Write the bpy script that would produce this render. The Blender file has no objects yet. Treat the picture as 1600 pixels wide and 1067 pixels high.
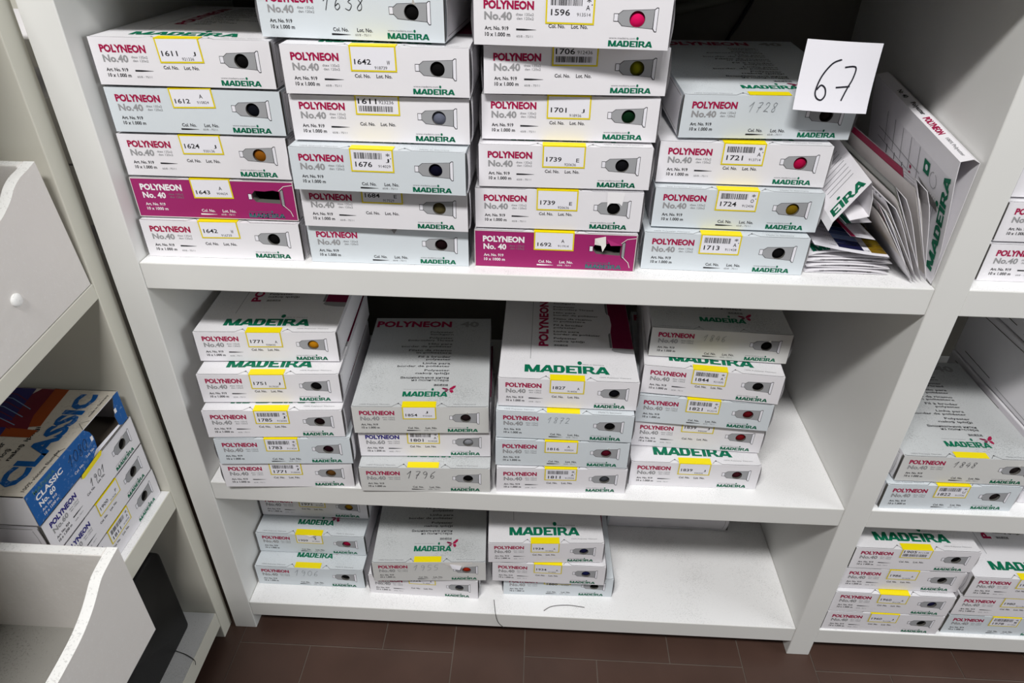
import bpy, bmesh, math, random
from mathutils import Vector, Matrix
from mathutils.geometry import tessellate_polygon
random.seed(7)
S = bpy.context.scene
COL = S.collection
PI = math.pi

# ---------------------------------------------------------------- camera, light, exposure
cd = bpy.data.cameras.new('camera'); cam = bpy.data.objects.new('camera', cd); COL.objects.link(cam)
cam.location = (0.50635, -0.75017, 1.17026)
cam.rotation_euler = (0.98753, -0.01355, 0.04555)
cd.sensor_width = 36; cd.lens = 1051.69/1600*36; cd.clip_start = 0.02
S.camera = cam
W = bpy.data.worlds.new('world'); S.world = W; W.use_nodes = True
W.node_tree.nodes['Background'].inputs[0].default_value = (0.93, 0.96, 1.0, 1)
W.node_tree.nodes['Background'].inputs[1].default_value = 0.035
def area(name, loc, target, sx, sy, e, col):
    l = bpy.data.lights.new(name, 'AREA'); l.shape = 'RECTANGLE'; l.size = sx; l.size_y = sy; l.energy = e; l.color = col
    o = bpy.data.objects.new(name, l); COL.objects.link(o); o.location = loc
    o.rotation_euler = (Vector(target)-Vector(loc)).to_track_quat('-Z', 'Y').to_euler(); return o
area('ceiling_light', (0.12, -1.58, 3.0), (0.45, 0.0, 0.7), 1.2, 0.24, 84, (1.0, 0.985, 0.97))
area('right_fill_light', (3.0, -0.62, 1.25), (0.0, -0.2, 0.75), 1.3, 1.5, 31, (0.95, 0.98, 1.0))  # unseen broad fill, added to brighten the faces turned to the right
vs = S.view_settings
vs.view_transform = 'Standard'; vs.look = 'None'; vs.gamma = 1.0; vs.use_curve_mapping = False; vs.exposure = 0.0

# ---------------------------------------------------------------- materials
MATS = {}
def lin(c):
    return tuple(((x/255)/12.92 if x/255 <= .04045 else ((x/255+.055)/1.055)**2.4) for x in c)
def mat(name, rgb, rough=.55, spec=.3, speck=0, speck_col=(90, 90, 88), speck_scale=900, bump=0, bump_scale=60, var=0):
    if name in MATS: return MATS[name]
    m = bpy.data.materials.new(name); m.use_nodes = True; nt = m.node_tree; b = nt.nodes['Principled BSDF']
    c = lin(rgb)+(1,)
    b.inputs['Base Color'].default_value = c; b.inputs['Roughness'].default_value = rough
    b.inputs['Specular IOR Level'].default_value = spec
    out = None
    tc = nt.nodes.new('ShaderNodeTexCoord')
    if var:
        n = nt.nodes.new('ShaderNodeTexNoise'); n.inputs['Scale'].default_value = 9; n.inputs['Detail'].default_value = 5
        nt.links.new(tc.outputs['Object'], n.inputs['Vector'])
        mx = nt.nodes.new('ShaderNodeMix'); mx.data_type = 'RGBA'
        r = nt.nodes.new('ShaderNodeMapRange'); r.inputs[1].default_value = .3; r.inputs[2].default_value = .7
        nt.links.new(n.outputs['Fac'], r.inputs[0]); nt.links.new(r.outputs[0], mx.inputs['Factor'])
        mx.inputs['A'].default_value = tuple(x*(1-var) for x in c[:3])+(1,); mx.inputs['B'].default_value = c
        out = mx.outputs['Result']
    if speck:
        n = nt.nodes.new('ShaderNodeTexNoise'); n.inputs['Scale'].default_value = speck_scale; n.inputs['Detail'].default_value = 3
        n2 = nt.nodes.new('ShaderNodeTexNoise'); n2.inputs['Scale'].default_value = 14; n2.inputs['Detail'].default_value = 3
        nt.links.new(tc.outputs['Object'], n.inputs['Vector']); nt.links.new(tc.outputs['Object'], n2.inputs['Vector'])
        ad = nt.nodes.new('ShaderNodeMath'); ad.operation = 'MULTIPLY_ADD'; ad.inputs[1].default_value = .35
        nt.links.new(n2.outputs['Fac'], ad.inputs[0]); nt.links.new(n.outputs['Fac'], ad.inputs[2])
        r = nt.nodes.new('ShaderNodeMapRange'); r.inputs[1].default_value = .76; r.inputs[2].default_value = .9; r.inputs[4].default_value = speck
        nt.links.new(ad.outputs[0], r.inputs[0])
        mx = nt.nodes.new('ShaderNodeMix'); mx.data_type = 'RGBA'
        if out: nt.links.new(out, mx.inputs['A'])
        else: mx.inputs['A'].default_value = c
        mx.inputs['B'].default_value = lin(speck_col)+(1,)
        nt.links.new(r.outputs[0], mx.inputs['Factor']); out = mx.outputs['Result']
    if out: nt.links.new(out, b.inputs['Base Color'])
    if bump:
        n = nt.nodes.new('ShaderNodeTexNoise'); n.inputs['Scale'].default_value = bump_scale; n.inputs['Detail'].default_value = 4
        nt.links.new(tc.outputs['Object'], n.inputs['Vector'])
        bp = nt.nodes.new('ShaderNodeBump'); bp.inputs['Strength'].default_value = bump; bp.inputs['Distance'].default_value = .001
        nt.links.new(n.outputs['Fac'], bp.inputs['Height']); nt.links.new(bp.outputs[0], b.inputs['Normal'])
    MATS[name] = m; return m
M_LAM = mat('white laminate', (226, 226, 223), .5, .35, var=.03)
M_LAMTOP = mat('dusty white laminate', (240, 240, 240), .6, .3, speck=.4, speck_col=(120, 120, 118), speck_scale=800)
M_CREAM = mat('cream laminate', (214, 212, 200), .5, .35, var=.03)
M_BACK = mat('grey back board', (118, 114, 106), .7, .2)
M_PAINT = mat('white painted wood', (226, 222, 218), .5, .35, bump=.5, bump_scale=70, speck=.2, speck_scale=260, speck_col=(245, 245, 245))
M_RIM = mat('worn white painted edge', (244, 244, 242), .55, .3, speck=.45, speck_col=(165, 165, 163), speck_scale=420)
M_DUSTY = mat('dusty painted board', (168, 166, 160), .8, .15, speck=.5, speck_col=(100, 98, 94), speck_scale=480, var=.15)
M_WHITE = mat('white carton board', (232, 230, 234), .5, .3, bump=.25, bump_scale=45)
M_WTOP = mat('dusty white carton board', (226, 225, 228), .55, .3, speck=.32, speck_col=(130, 130, 132), speck_scale=1000, bump=.25, bump_scale=45)
M_BLUE = mat('pale blue carton board', (213, 220, 225), .5, .3, bump=.25, bump_scale=45)
M_BTOP = mat('dusty pale blue carton board', (209, 215, 219), .55, .3, speck=.5, speck_col=(115, 122, 128), speck_scale=1000, bump=.25, bump_scale=45)
M_OLD = mat('greyed carton board', (212, 212, 210), .55, .25, bump=.3, bump_scale=45, var=.05)
M_OTOP = mat('dusty greyed carton board', (198, 201, 202), .6, .25, speck=.6, speck_col=(96, 98, 100), speck_scale=800, bump=.25, bump_scale=45, var=.06)
M_MAG = mat('magenta carton print', (158, 38, 104), .5, .3)
M_EDGE = mat('worn carton edge', (222, 218, 214), .7, .2)
M_INNER = mat('grey inside of carton', (150, 148, 144), .8, .1)
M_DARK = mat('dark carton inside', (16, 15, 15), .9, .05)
M_GAP = mat('carton seam and gap shade', (96, 94, 90), .8, .1)
P_RED = mat('crimson ink', (163, 22, 72), .5, .2)
P_GREY = mat('grey ink', (152, 152, 154), .5, .2)
P_LGREY = mat('light grey ink', (128, 129, 132), .5, .2)
P_BLACK = mat('black ink', (36, 36, 40), .5, .2)
P_GREEN = mat('green ink', (8, 108, 78), .5, .2)
P_TEAL = mat('teal ink', (70, 116, 120), .5, .2)
P_NAVY = mat('violet blue ink', (40, 34, 120), .5, .2)
P_TUBE = mat('tube grey ink', (158, 159, 162), .5, .2)
P_WHITE = mat('white ink', (240, 238, 240), .5, .2)
P_YEL = mat('yellow sticker', (240, 220, 10), .45, .3)
P_YELF = mat('yellow sticker border', (226, 206, 30), .45, .3)
P_STK = mat('white sticker paper', (234, 233, 240), .5, .3)
P_BLU = mat('blue print', (0, 86, 158), .5, .3, speck=.3, speck_col=(180, 200, 220), speck_scale=200)
P_PEN = mat('pencil', (128, 134, 140), .6, .1)
P_MARK = mat('black marker', (40, 40, 48), .5, .2)
P_MAROON = mat('dark crimson ink', (122, 16, 62), .5, .2)

# ---------------------------------------------------------------- mesh helpers
class MB:
    def __init__(s): s.v = []; s.f = []; s.m = []; s.mats = []; s.smooth = []
    def mi(s, m):
        if m not in s.mats: s.mats.append(m)
        return s.mats.index(m)
    def add(s, verts, faces, m, smooth=False):
        o = len(s.v); k = s.mi(m); s.v += [tuple(p) for p in verts]
        for f in faces: s.f.append(tuple(i+o for i in f)); s.m.append(k); s.smooth.append(smooth)
    def box(s, lo, hi, m, top=None):
        x0, y0, z0 = lo; x1, y1, z1 = hi
        v = [(x0, y0, z0), (x1, y0, z0), (x1, y1, z0), (x0, y1, z0), (x0, y0, z1), (x1, y0, z1), (x1, y1, z1), (x0, y1, z1)]
        s.add(v, [(0, 3, 2, 1), (0, 1, 5, 4), (1, 2, 6, 5), (2, 3, 7, 6), (3, 0, 4, 7)], m)
        s.add(v, [(4, 5, 6, 7)], top or m)
    def quad(s, a, b, c, d, m): s.add([a, b, c, d], [(0, 1, 2, 3)], m)
    def tube(s, pts, r, m, n=8):
        pts = [Vector(p) for p in pts]; vs_ = []; fs = []
        for i, p in enumerate(pts):
            d = (pts[min(i+1, len(pts)-1)]-pts[max(i-1, 0)]).normalized()
            a = d.orthogonal().normalized() if i == 0 else (a-d*a.dot(d)).normalized()
            b = d.cross(a)
            for k in range(n): vs_.append(p+(a*math.cos(2*PI*k/n)+b*math.sin(2*PI*k/n))*r)
        for i in range(len(pts)-1):
            for k in range(n): fs.append((i*n+k, i*n+(k+1) % n, (i+1)*n+(k+1) % n, (i+1)*n+k))
        fs.append(tuple(range(n))[::-1]); fs.append(tuple(range((len(pts)-1)*n, len(pts)*n)))
        s.add(vs_, fs, m, True)
    def mesh(s, name):
        me = bpy.data.meshes.new(name); me.from_pydata(s.v, [], s.f)
        for m in s.mats: me.materials.append(m)
        me.polygons.foreach_set('material_index', s.m); me.polygons.foreach_set('use_smooth', s.smooth); me.update()
        return me
    def build(s, name, parent=None, bevel=0):
        me = s.mesh(name)
        if bevel:
            bm = bmesh.new(); bm.from_mesh(me); bmesh.ops.remove_doubles(bm, verts=bm.verts, dist=1e-6)
            es = [e for e in bm.edges if len(e.link_faces) == 2 and e.calc_face_angle() > .6]
            bmesh.ops.bevel(bm, geom=es, offset=bevel, segments=2, profile=.5, affect='EDGES', clamp_overlap=True)
            bm.to_mesh(me); bm.free()
        return link(name, me, parent)
def link(name, me, parent=None):
    o = bpy.data.objects.new(name, me); COL.objects.link(o)
    if parent: o.parent = parent
    return o
def tag(o, label, cat, group=None):
    o['label'] = label; o['category'] = cat
    if group: o['group'] = group
    return o
def thing(name, loc, rz, label, cat, group=None, rx=0):
    o = bpy.data.objects.new(name, None); COL.objects.link(o); o.empty_display_size = .02
    o.location = loc; o.rotation_euler = (rx, 0, rz); return tag(o, label, cat, group)

# ---------------------------------------------------------------- lettering
TC = {}
def text_geo(s, bold):
    k = (s, bold)
    if k in TC: return TC[k]
    c = bpy.data.curves.new('lettering', 'FONT'); c.body = s; c.size = 1; c.offset = bold; c.resolution_u = 2; c.dimensions = '2D'; c.fill_mode = 'FRONT'
    o = bpy.data.objects.new('lettering', c); COL.objects.link(o)
    dg = bpy.context.evaluated_depsgraph_get()
    me = bpy.data.meshes.new_from_object(o.evaluated_get(dg))
    v = [(p.co.x, p.co.y) for p in me.vertices]; f = [tuple(p.vertices) for p in me.polygons]
    bpy.data.objects.remove(o); bpy.data.curves.remove(c); bpy.data.meshes.remove(me)
    if not v: v = [(0, 0)]
    TC[k] = (v, f); return TC[k]
def text(mb, mp, s, x0, y0, x1, y1, m, bold=0.0, off=0.0):
    """fit the lettering into the rectangle x0..x1, y0..y1 (mm) of the mapped surface"""
    v, f = text_geo(s, bold)
    ax = min(p[0] for p in v); bx = max(p[0] for p in v); ay = min(p[1] for p in v); by = max(p[1] for p in v)
    sx = (x1-x0)/max(bx-ax, 1e-6); sy = (y1-y0)/max(by-ay, 1e-6)
    mb.add([mp(x0+(p[0]-ax)*sx, y0+(p[1]-ay)*sy, off) for p in v], f, m)
def poly(mb, mp, pts, m, off=0.0, hole=None):
    rings = [[Vector((x, y, 0)) for x, y in pts]]
    if hole: rings.append([Vector((x, y, 0)) for x, y in hole])
    tri = tessellate_polygon(rings); al = list(pts)+list(hole or [])
    mb.add([mp(x, y, off) for x, y in al], tri, m)
def rect(mb, mp, x0, y0, x1, y1, m, off=0.0): mb.add([mp(x0, y0, off), mp(x1, y0, off), mp(x1, y1, off), mp(x0, y1, off)], [(0, 1, 2, 3)], m)
def circ(cx, cy, r, n=28, ry=None): return [(cx+r*math.cos(2*PI*k/n), cy+(ry or r)*math.sin(2*PI*k/n)) for k in range(n)]
def stroke(mb, mp, pts, w, m, off=0.0):
    n = len(pts); L = []; R = []
    for i in range(n):
        a = pts[max(i-1, 0)]; b = pts[min(i+1, n-1)]; dx, dy = b[0]-a[0], b[1]-a[1]; l = math.hypot(dx, dy) or 1
        L.append((pts[i][0]-dy/l*w/2, pts[i][1]+dx/l*w/2)); R.append((pts[i][0]+dy/l*w/2, pts[i][1]-dx/l*w/2))
    v = [mp(x, y, off) for x, y in L+R]
    mb.add(v, [(i, i+1, n+i+1, n+i) for i in range(n-1)], m)
def smooth(pts, k=5):
    out = []; n = len(pts)
    for i in range(n-1):
        p0, p1, p2, p3 = pts[max(i-1, 0)], pts[i], pts[i+1], pts[min(i+2, n-1)]
        for j in range(k):
            t = j/k
            out.append(tuple(.5*(2*p1[d]+(p2[d]-p0[d])*t+(2*p0[d]-5*p1[d]+4*p2[d]-p3[d])*t*t+(3*p1[d]-p0[d]-3*p2[d]+p3[d])*t**3) for d in range(len(p1))))
    return out+[tuple(pts[-1])]
DIG = {'0': [[(.35, 1), (.05, .75), (.02, .3), (.25, 0), (.52, .25), (.55, .75), (.35, 1), (.25, .95)]],
       '1': [[(-.05, .55), (.2, .85), (.36, 1.05)], [(.36, 1.05), (.28, .5), (.2, -.05)]],
       '2': [[(.05, .75), (.2, 1), (.48, .9), (.42, .55), (.05, .02)], [(.05, .02), (.3, .08), (.6, .0)]],
       '3': [[(.05, .9), (.3, 1), (.5, .8), (.2, .55), (.5, .35), (.35, 0), (0, .1)]],
       '4': [[(.3, 1), (.02, .4), (.55, .42)], [(.45, .8), (.38, 0)]],
       '5': [[(.55, 1), (.15, .98), (.1, .6), (.45, .55), (.45, .15), (.05, 0)]],
       '6': [[(.5, 1.02), (.15, .65), (.05, .2), (.25, 0), (.45, .2), (.3, .42), (.08, .25)]],
       '7': [[(.05, .95), (.55, .98), (.3, .45), (.18, -.1)], [(.12, .45), (.48, .5)]],
       '8': [[(.5, .9), (.25, 1), (.1, .75), (.4, .4), (.42, .08), (.2, 0), (.1, .2), (.4, .6), (.5, .9)]],
       '9': [[(.48, .8), (.25, 1), (.05, .75), (.25, .5), (.48, .75), (.45, .35), (.3, -.05)]]}
def handwrite(mb, mp, s, x, y, h, w, m, off=0.0, adv=.74, slant=.18):
    for ch in s:
        for st in DIG[ch]: stroke(mb, mp, smooth([(x+(px+slant*py)*h*.9, y+py*h) for px, py in st], 5), w, m, off)
        x += adv*h
# heavy slab wordmark, letters as polygons in cap-height units
WM = [[(0, 0), (.42, 0), (.42, 1), (0, 1)], [(.2, 1), (.5, 1), (.92, .22), (.92, 0), (.62, 0)], [(.86, 0), (.86, .3), (1.24, 1), (1.5, 1), (1.1, 0)], [(1.22, .0), (1.62, 0), (1.62, 1), (1.22, 1)],
      [(1.55, 0), (1.98, 0), (2.5, .76), (2.5, 1), (2.25, 1)], [(2.3, 1), (2.68, 1), (3.1, 0), (2.66, 0)], [(1.9, .16), (2.9, .16), (2.82, .38), (2.0, .38)],
      [(3.06, 0), (3.46, 0), (3.46, 1), (3.06, 1)], [(3.1, .78), (3.95, .78), (4.2, .66), (4.05, .97), (3.85, 1), (3.1, 1)], [(3.1, 0), (3.85, 0), (4.08, .06), (4.2, .34), (3.95, .22), (3.1, .22)], [(3.82, .18), (4.08, .06), (4.26, .35), (4.26, .66), (4.08, .95), (3.82, .82)],
      [(4.36, 0), (4.76, 0), (4.76, 1), (4.36, 1)], [(4.4, .8), (5.42, .8), (5.42, 1), (4.4, 1)], [(4.4, .4), (5.3, .4), (5.3, .6), (4.4, .6)], [(4.4, 0), (5.5, 0), (5.5, .2), (4.4, .2)],
      [(5.62, 0), (6.02, 0), (6.02, 1), (5.62, 1)], [(5.4, .8), (5.9, .8), (5.9, 1), (5.4, 1)],
      [(6.14, 0), (6.54, 0), (6.54, 1), (6.14, 1)], [(6.2, .8), (7.1, .8), (7.3, .72), (7.2, .97), (7.0, 1), (6.2, 1)], [(6.9, .5), (7.2, .45), (7.34, .62), (7.34, .8), (7.15, .97), (6.9, .8)], [(6.5, .32), (7.0, .32), (7.25, .5), (7.1, .55), (6.5, .52)], [(6.72, .42), (7.1, .42), (7.6, 0), (7.12, 0)],
      [(7.4, 0), (7.82, 0), (8.3, .76), (8.3, 1), (8.02, 1)], [(8.1, 1), (8.48, 1), (8.95, 0), (8.5, 0)], [(7.75, .16), (8.75, .16), (8.66, .38), (7.86, .38)]]
def wordmark(mb, mp, x0, y0, x1, y1, m, off=0.0, dot=True):
    sx = (x1-x0)/8.95; sy = y1-y0
    for p in WM: poly(mb, mp, [(x0+a*sx, y0+b*sy) for a, b in p], m, off)
    if dot: poly(mb, mp, circ(x0+5.85*sx, y0+1.42*sy, .24*sx, 12, .26*sy), m, off)
def butterfly(mb, mp, x, y, s, off=0.0):
    for i, p in enumerate(([(0, 0), (.2, .55), (.75, 1.15), (1.15, 1.25), (1.05, .7), (.6, .15)], [(0, 0), (-.25, .4), (-1.0, .62), (-1.25, .4), (-.8, .1)], [(.1, -.05), (.65, .05), (.85, -.5), (.5, -.8), (.2, -.45)], [(-.05, -.05), (-.6, -.05), (-.75, -.35), (-.35, -.5)])):
        poly(mb, mp, [(x+a*s, y+b*s) for a, b in p], P_RED if i % 2 == 0 else P_MAROON, off)

# ---------------------------------------------------------------- thread boxes
BW, BH, BD = 202.3, 50.0, 250.0           # mm
HC = (168.0, 28.6); HR = 7.9              # round window
TUBE = [(148.5, 27), (153.2, 22.3), (184, 20.2), (184.4, 38), (153.2, 36.3), (148.5, 32.5)]
HOLE_T = [(149, 27.5), (153, 23), (183, 21.5), (183.5, 37), (176, 38.5), (165, 37), (153, 37.5), (149, 33)]
def f_front(u, v, o=0.0): return (u*.001, -.0002-o*.001, v*.001)
def bulge(u, v): return .0021*max(0, math.sin(PI*min(max(u/BW, 0), 1)))*max(0, math.sin(PI*min(max(v/BD, 0), 1)))
def f_top(u, v, o=0.0): return (u*.001, v*.001, BH*.001+bulge(u, v)+.0003+o*.001)
def body(mb, mf, mt, hole):
    w, h, d = BW*.001, BH*.001, BD*.001
    poly(mb, lambda u, v, o: (u*.001, 0, v*.001), [(0, 0), (BW, 0), (BW, BH), (0, BH)], mf, 0, hole)
    if hole:
        n = len(hole); v = [(x*.001, 0, z*.001) for x, z in hole]+[(x*.001, .012, z*.001) for x, z in hole]
        mb.add(v, [(i, (i+1) % n, n+(i+1) % n, n+i) for i in range(n)], M_GAP)
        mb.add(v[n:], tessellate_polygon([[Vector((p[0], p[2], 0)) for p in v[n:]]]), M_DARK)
    mb.add([(0, 0, 0), (w, 0, 0), (w, d, 0), (0, d, 0), (0, 0, h), (w, 0, h), (w, d, h), (0, d, h)],
           [(0, 3, 2, 1), (1, 2, 6, 5), (2, 3, 7, 6), (3, 0, 4, 7)], M_WHITE if mf is not M_BLUE else M_BLUE)
    N = 8; v = [(w*i/N, d*j/N, h+bulge(BW*i/N, BD*j/N)) for j in range(N+1) for i in range(N+1)]
    mb.add(v, [(j*(N+1)+i, j*(N+1)+i+1, (j+1)*(N+1)+i+1, (j+1)*(N+1)+i) for j in range(N) for i in range(N)], mt, True)
LINES = ['Polyester', 'Stickgarn', 'Polyester', 'Embroidery Thread', 'Hilo para', 'bordar de poliéster', 'Filato da ricamo', 'in poliestere', 'Fil à broder', 'polyester', 'Linha para', 'bordar de poliéster', 'Polyester', 'nakış ipliği', 'Вышивальные нитки', 'из полиэстера', '涤纶绣花线']
def notch(mb, mp, ua, ub):
    for pts in ([(0.5, 2.2), (4, .8), (ua-9, .7), (ua, 8.5), (ua+6, 1.5)], [(ub-6, 1.5), (ub, 8.5), (ub+9, .7), (BW-5, .8), (BW-.6, 2.5)]):
        stroke(mb, mp, pts, .55, P_BLACK, .1)
    for u in (ua, ub): poly(mb, mp, [(u-1.4, 6.6), (u+1.6, 6.6), (u, 9.2)], P_BLACK, .15)
def print_front(mb, var, hole):
    F = f_front; t = lambda s, a, b, c, d, m, bold=0.0: text(mb, F, s, a, BH-d, c, BH-b, m, bold)
    old = var in 'BMO'; mag = var == 'M'
    ink = P_WHITE if mag else P_BLACK
    t('POLYNEON', 10.5, 7.2, 62.5, 15.6, P_WHITE if mag else (P_NAVY if var == 'S' else P_RED), .046)
    t('No. 40' if mag else 'No.60' if var == 'S' else 'No.40', 11.2, 17.8, 40, 25.8, P_WHITE if mag else P_GREY, .034)
    t('dtex 135x2', 44, 18.6, 62.5, 21.2, P_LGREY); t('den 120x2', 45, 22.4, 62.5, 25, P_LGREY)
    t('Art. No. 924' if var == 'S' else 'Art. No. 919', 11.5, 31.6, 36.5, 35.4, ink, .022)
    t('10 x 1.500 m' if var == 'S' else '10 x 1000 m' if mag else '10 x 1.000 m', 11.8, 37.4, 38.4, 41.4, ink, .022)
    y = 38.2 if old else 28; x = 3 if old else 0
    t('Col. No.', 78+x, y, 95+x, y+3.9, ink, .018); t('Lot. No.', 101.5+x*2, y, 118.5+x*2, y+3.9, ink, .018)
    nx, ny = (79, 45) if old else (44.5, 34.2)
    poly(mb, F, [(nx, BH-ny-.9), (nx+8, BH-ny-.9), (nx+21, BH-ny-.1), (nx+21, BH-ny+.1), (nx+8, BH-ny+.8), (nx, BH-ny+.9)], ink)
    if old: t('60/8 - 75/11', 105, 43.8, 122, 46, P_WHITE if mag else P_LGREY)
    else: t('60/8 - 75/11', 45, 39.6, 62, 41.8, P_LGREY)
    t('www.madeira.com', 141, 38.4, 168, 40.4, P_LGREY if not mag else P_TEAL)
    wordmark(mb, F, 140.5, BH-47.6, 186, BH-41.8, P_TEAL if mag else P_GREEN)
    poly(mb, F, [(144, 26), (148.6, 26), (148.6, 33.6), (144, 33.6)], P_BLACK); poly(mb, F, [(144.5, 26.6), (148.2, 26.6), (148.2, 33), (144.5, 33)], P_STK, .05)
    poly(mb, F, [(184, 20), (186.2, 17), (188.4, 17.2), (188.6, 39.8), (186.6, 40), (184.2, 38)], P_BLACK)
    poly(mb, F, [(184.8, 20.4), (186.6, 17.8), (187.9, 17.9), (188.1, 39), (186.9, 39.2), (184.9, 37.6)], P_STK if not mag else P_GREY, .05)
    if not mag:
        big = [(a+(.35 if a > 166 else -.35), b+(.4 if b > 29 else -.4)) for a, b in TUBE]
        poly(mb, F, big, P_BLACK, 0, hole); poly(mb, F, TUBE, P_TUBE, .06, hole)
    else:
        for pts in ([(0, 0), (BW, 0)], [(0, BH-.5), (BW, BH-.5)], [(BW-.6, 0), (BW-.6, BH)], [(.4, 0), (.4, BH)], [(186, 20), (194, 12), (BW-6, 5)], [(183, 38), (190, 44), (BW, 46)]):
            stroke(mb, F, pts, .9, M_EDGE, .1)
def print_top(mb, var):
    T = f_top; t = lambda s, a, b, c, d, m, bold=0.0: text(mb, T, s, a, b, c, d, m, bold)
    notch(mb, T, 68.5, 132.5)
    if var in 'BMO':
        wordmark(mb, T, 72, 24, 140, 36, P_GREEN); butterfly(mb, T, 141, 40, 9)
        t('The choice of success everywhere', 72, 40, 108, 42, P_LGREY)
        t('100% Polyester Filament', 12, 4, 56, 7, P_LGREY); t('Made in Germany', 150, 4.5, 184, 7.5, P_LGREY)
        t('POLYNEON', 4, 219, 134, 239, P_RED if var in 'BO' else P_WHITE, .04); t('40', 149, 221, 182, 239, P_GREY, .04)
        y = 205
        for i, s in enumerate(LINES):
            wd = len(s)*4.4; hh = 6.4 if any(c in s for c in 'pyqğşç') else 5.6
            t(s, 139-wd, y-hh, 139, y, P_BLACK, .012); y -= 7.6 if i % 2 == 0 else 11.2
    else:
        wordmark(mb, T, 37, 17, 161, 35, P_GREEN)
        t('Made in Germany', 122, 38, 154, 40.5, P_BLACK); t('100% Polyester Filament', 146, 8, 191, 11, P_LGREY)
        stroke(mb, T, [(45, 50), (46, 150), (46, 235)], .7, P_LGREY)
        R = lambda u, v, o=0.0: T(72-(v), 84+(u), o)
        text(mb, R, 'POLYNEON', 0, 0, 138, 15.5, P_RED, .04)
        y = 226
        for i, s in enumerate(LINES):
            if i in (14, 15): continue
            wd = len(s)*3.7+3; hh = 6.2 if any(c in s for c in 'pyqğşç') else 5.4
            t(s, 80, y-hh, 80+wd, y, P_BLACK, .012); y -= 8 if i % 2 == 0 else 11.5
        rect(mb, T, 170, 86, 202, 235, P_MAROON)
        poly(mb, T, [(168, 80), (172, 76), (185, 73), (202, 72.5), (202, 86), (170, 86)], P_GREY)
        rect(mb, T, 166, 86, 169.5, 235, P_LGREY)
CART = {}
def carton_mesh(var):
    if var in CART: return CART[var]
    mb = MB(); hole = HOLE_T if var == 'M' else circ(HC[0], HC[1], HR)
    mf, mt = {'W': (M_WHITE, M_WTOP), 'S': (M_WHITE, M_WTOP), 'B': (M_BLUE, M_BTOP), 'O': (M_OLD, M_OTOP), 'M': (M_MAG, M_WTOP)}[var]
    body(mb, mf, mt, hole); print_front(mb, var, hole); print_top(mb, var)
    CART[var] = mb.mesh('carton'); return CART[var]
def flap_mesh(side):
    k = 'flap%d' % side
    if k in CART: return CART[k]
    mb = MB(); x = BW*.001+.0007 if side > 0 else -.0007
    F = lambda u, v, o=0.0: (x+(o*.001 if side > 0 else -o*.001), u*.001, v*.001)
    ar = [(3-3.2*math.sin(PI*k_/12), 1.5+k_/12*(BH-4)) for k_ in range(13)]
    def FL(u, v, o=0.0):
        e = .0024*max(0, 1-u/45)**1.6*(.35+.65*math.sin(PI*min(max(v/BH, 0), 1)))
        return (x+((e if side > 0 else -e)+(o*.001 if side > 0 else -o*.001)), u*.001, v*.001)
    cols = [0, 3, 8, 16, 28, 45, 100, BD-6]; vv = []
    for a, b in ar: vv += [FL(a+1.2+c, b) for c in cols]
    m_ = len(cols); mb.add(vv, [(i_*m_+q_, i_*m_+q_+1, (i_+1)*m_+q_+1, (i_+1)*m_+q_) for i_ in range(12) for q_ in range(m_-1)], M_WHITE, True)
    rect(mb, lambda u, v, o: (x-(.0004 if side > 0 else -.0004), u*.001, v*.001), .2, 1, 5, BH-1, M_GAP)  # dark strip painted on the white side as shade behind the flared flap
    stroke(mb, FL, [(a+1.7, b) for a, b in ar], .7, M_GAP, .1)
    stroke(mb, FL, [(a+9, b*.8+5) for a, b in ar], .5, M_GAP, .1)
    stroke(mb, FL, [(11, BH-4.5), (BD*.6, BH-5.5)], .5, M_GAP, .1); stroke(mb, FL, [(11, 5), (BD*.55, 6)], .5, M_GAP, .1)
    CART[k] = mb.mesh('side_flap'); return CART[k]
def spool_mesh(rgb):
    k = ('sp',)+rgb
    if k in CART: return CART[k]
    mb = MB(); m = mat('thread %d %d %d' % rgb, tuple(int(c*.8) for c in rgb) if max(rgb) < 60 else rgb, .85, .08)
    rings = [(HR+1.5, 4.6), (HR*.8, 2.6), (HR*.45, 1.6), (.01, 1.3)]; n = 24; v = []
    for r, y in rings: v += [((HC[0]+r*math.cos(2*PI*i/n))*.001, y*.001, (HC[1]+r*math.sin(2*PI*i/n))*.001) for i in range(n)]
    mb.add(v, [(k_*n+i, k_*n+(i+1) % n, (k_+1)*n+(i+1) % n, (k_+1)*n+i) for k_ in range(3) for i in range(n)], m, True)
    CART[k] = mb.mesh('thread_end'); return CART[k]
def bars(mb, F, x0, x1, y0, y1, rnd, off):
    x = x0
    while x < x1:
        w = rnd.choice((.5, .5, .8, 1.2)); rect(mb, F, x, y0, min(x+w, x1), y1, P_BLACK, off); x += w+rnd.choice((.45, .45, .7, 1.1))
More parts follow.
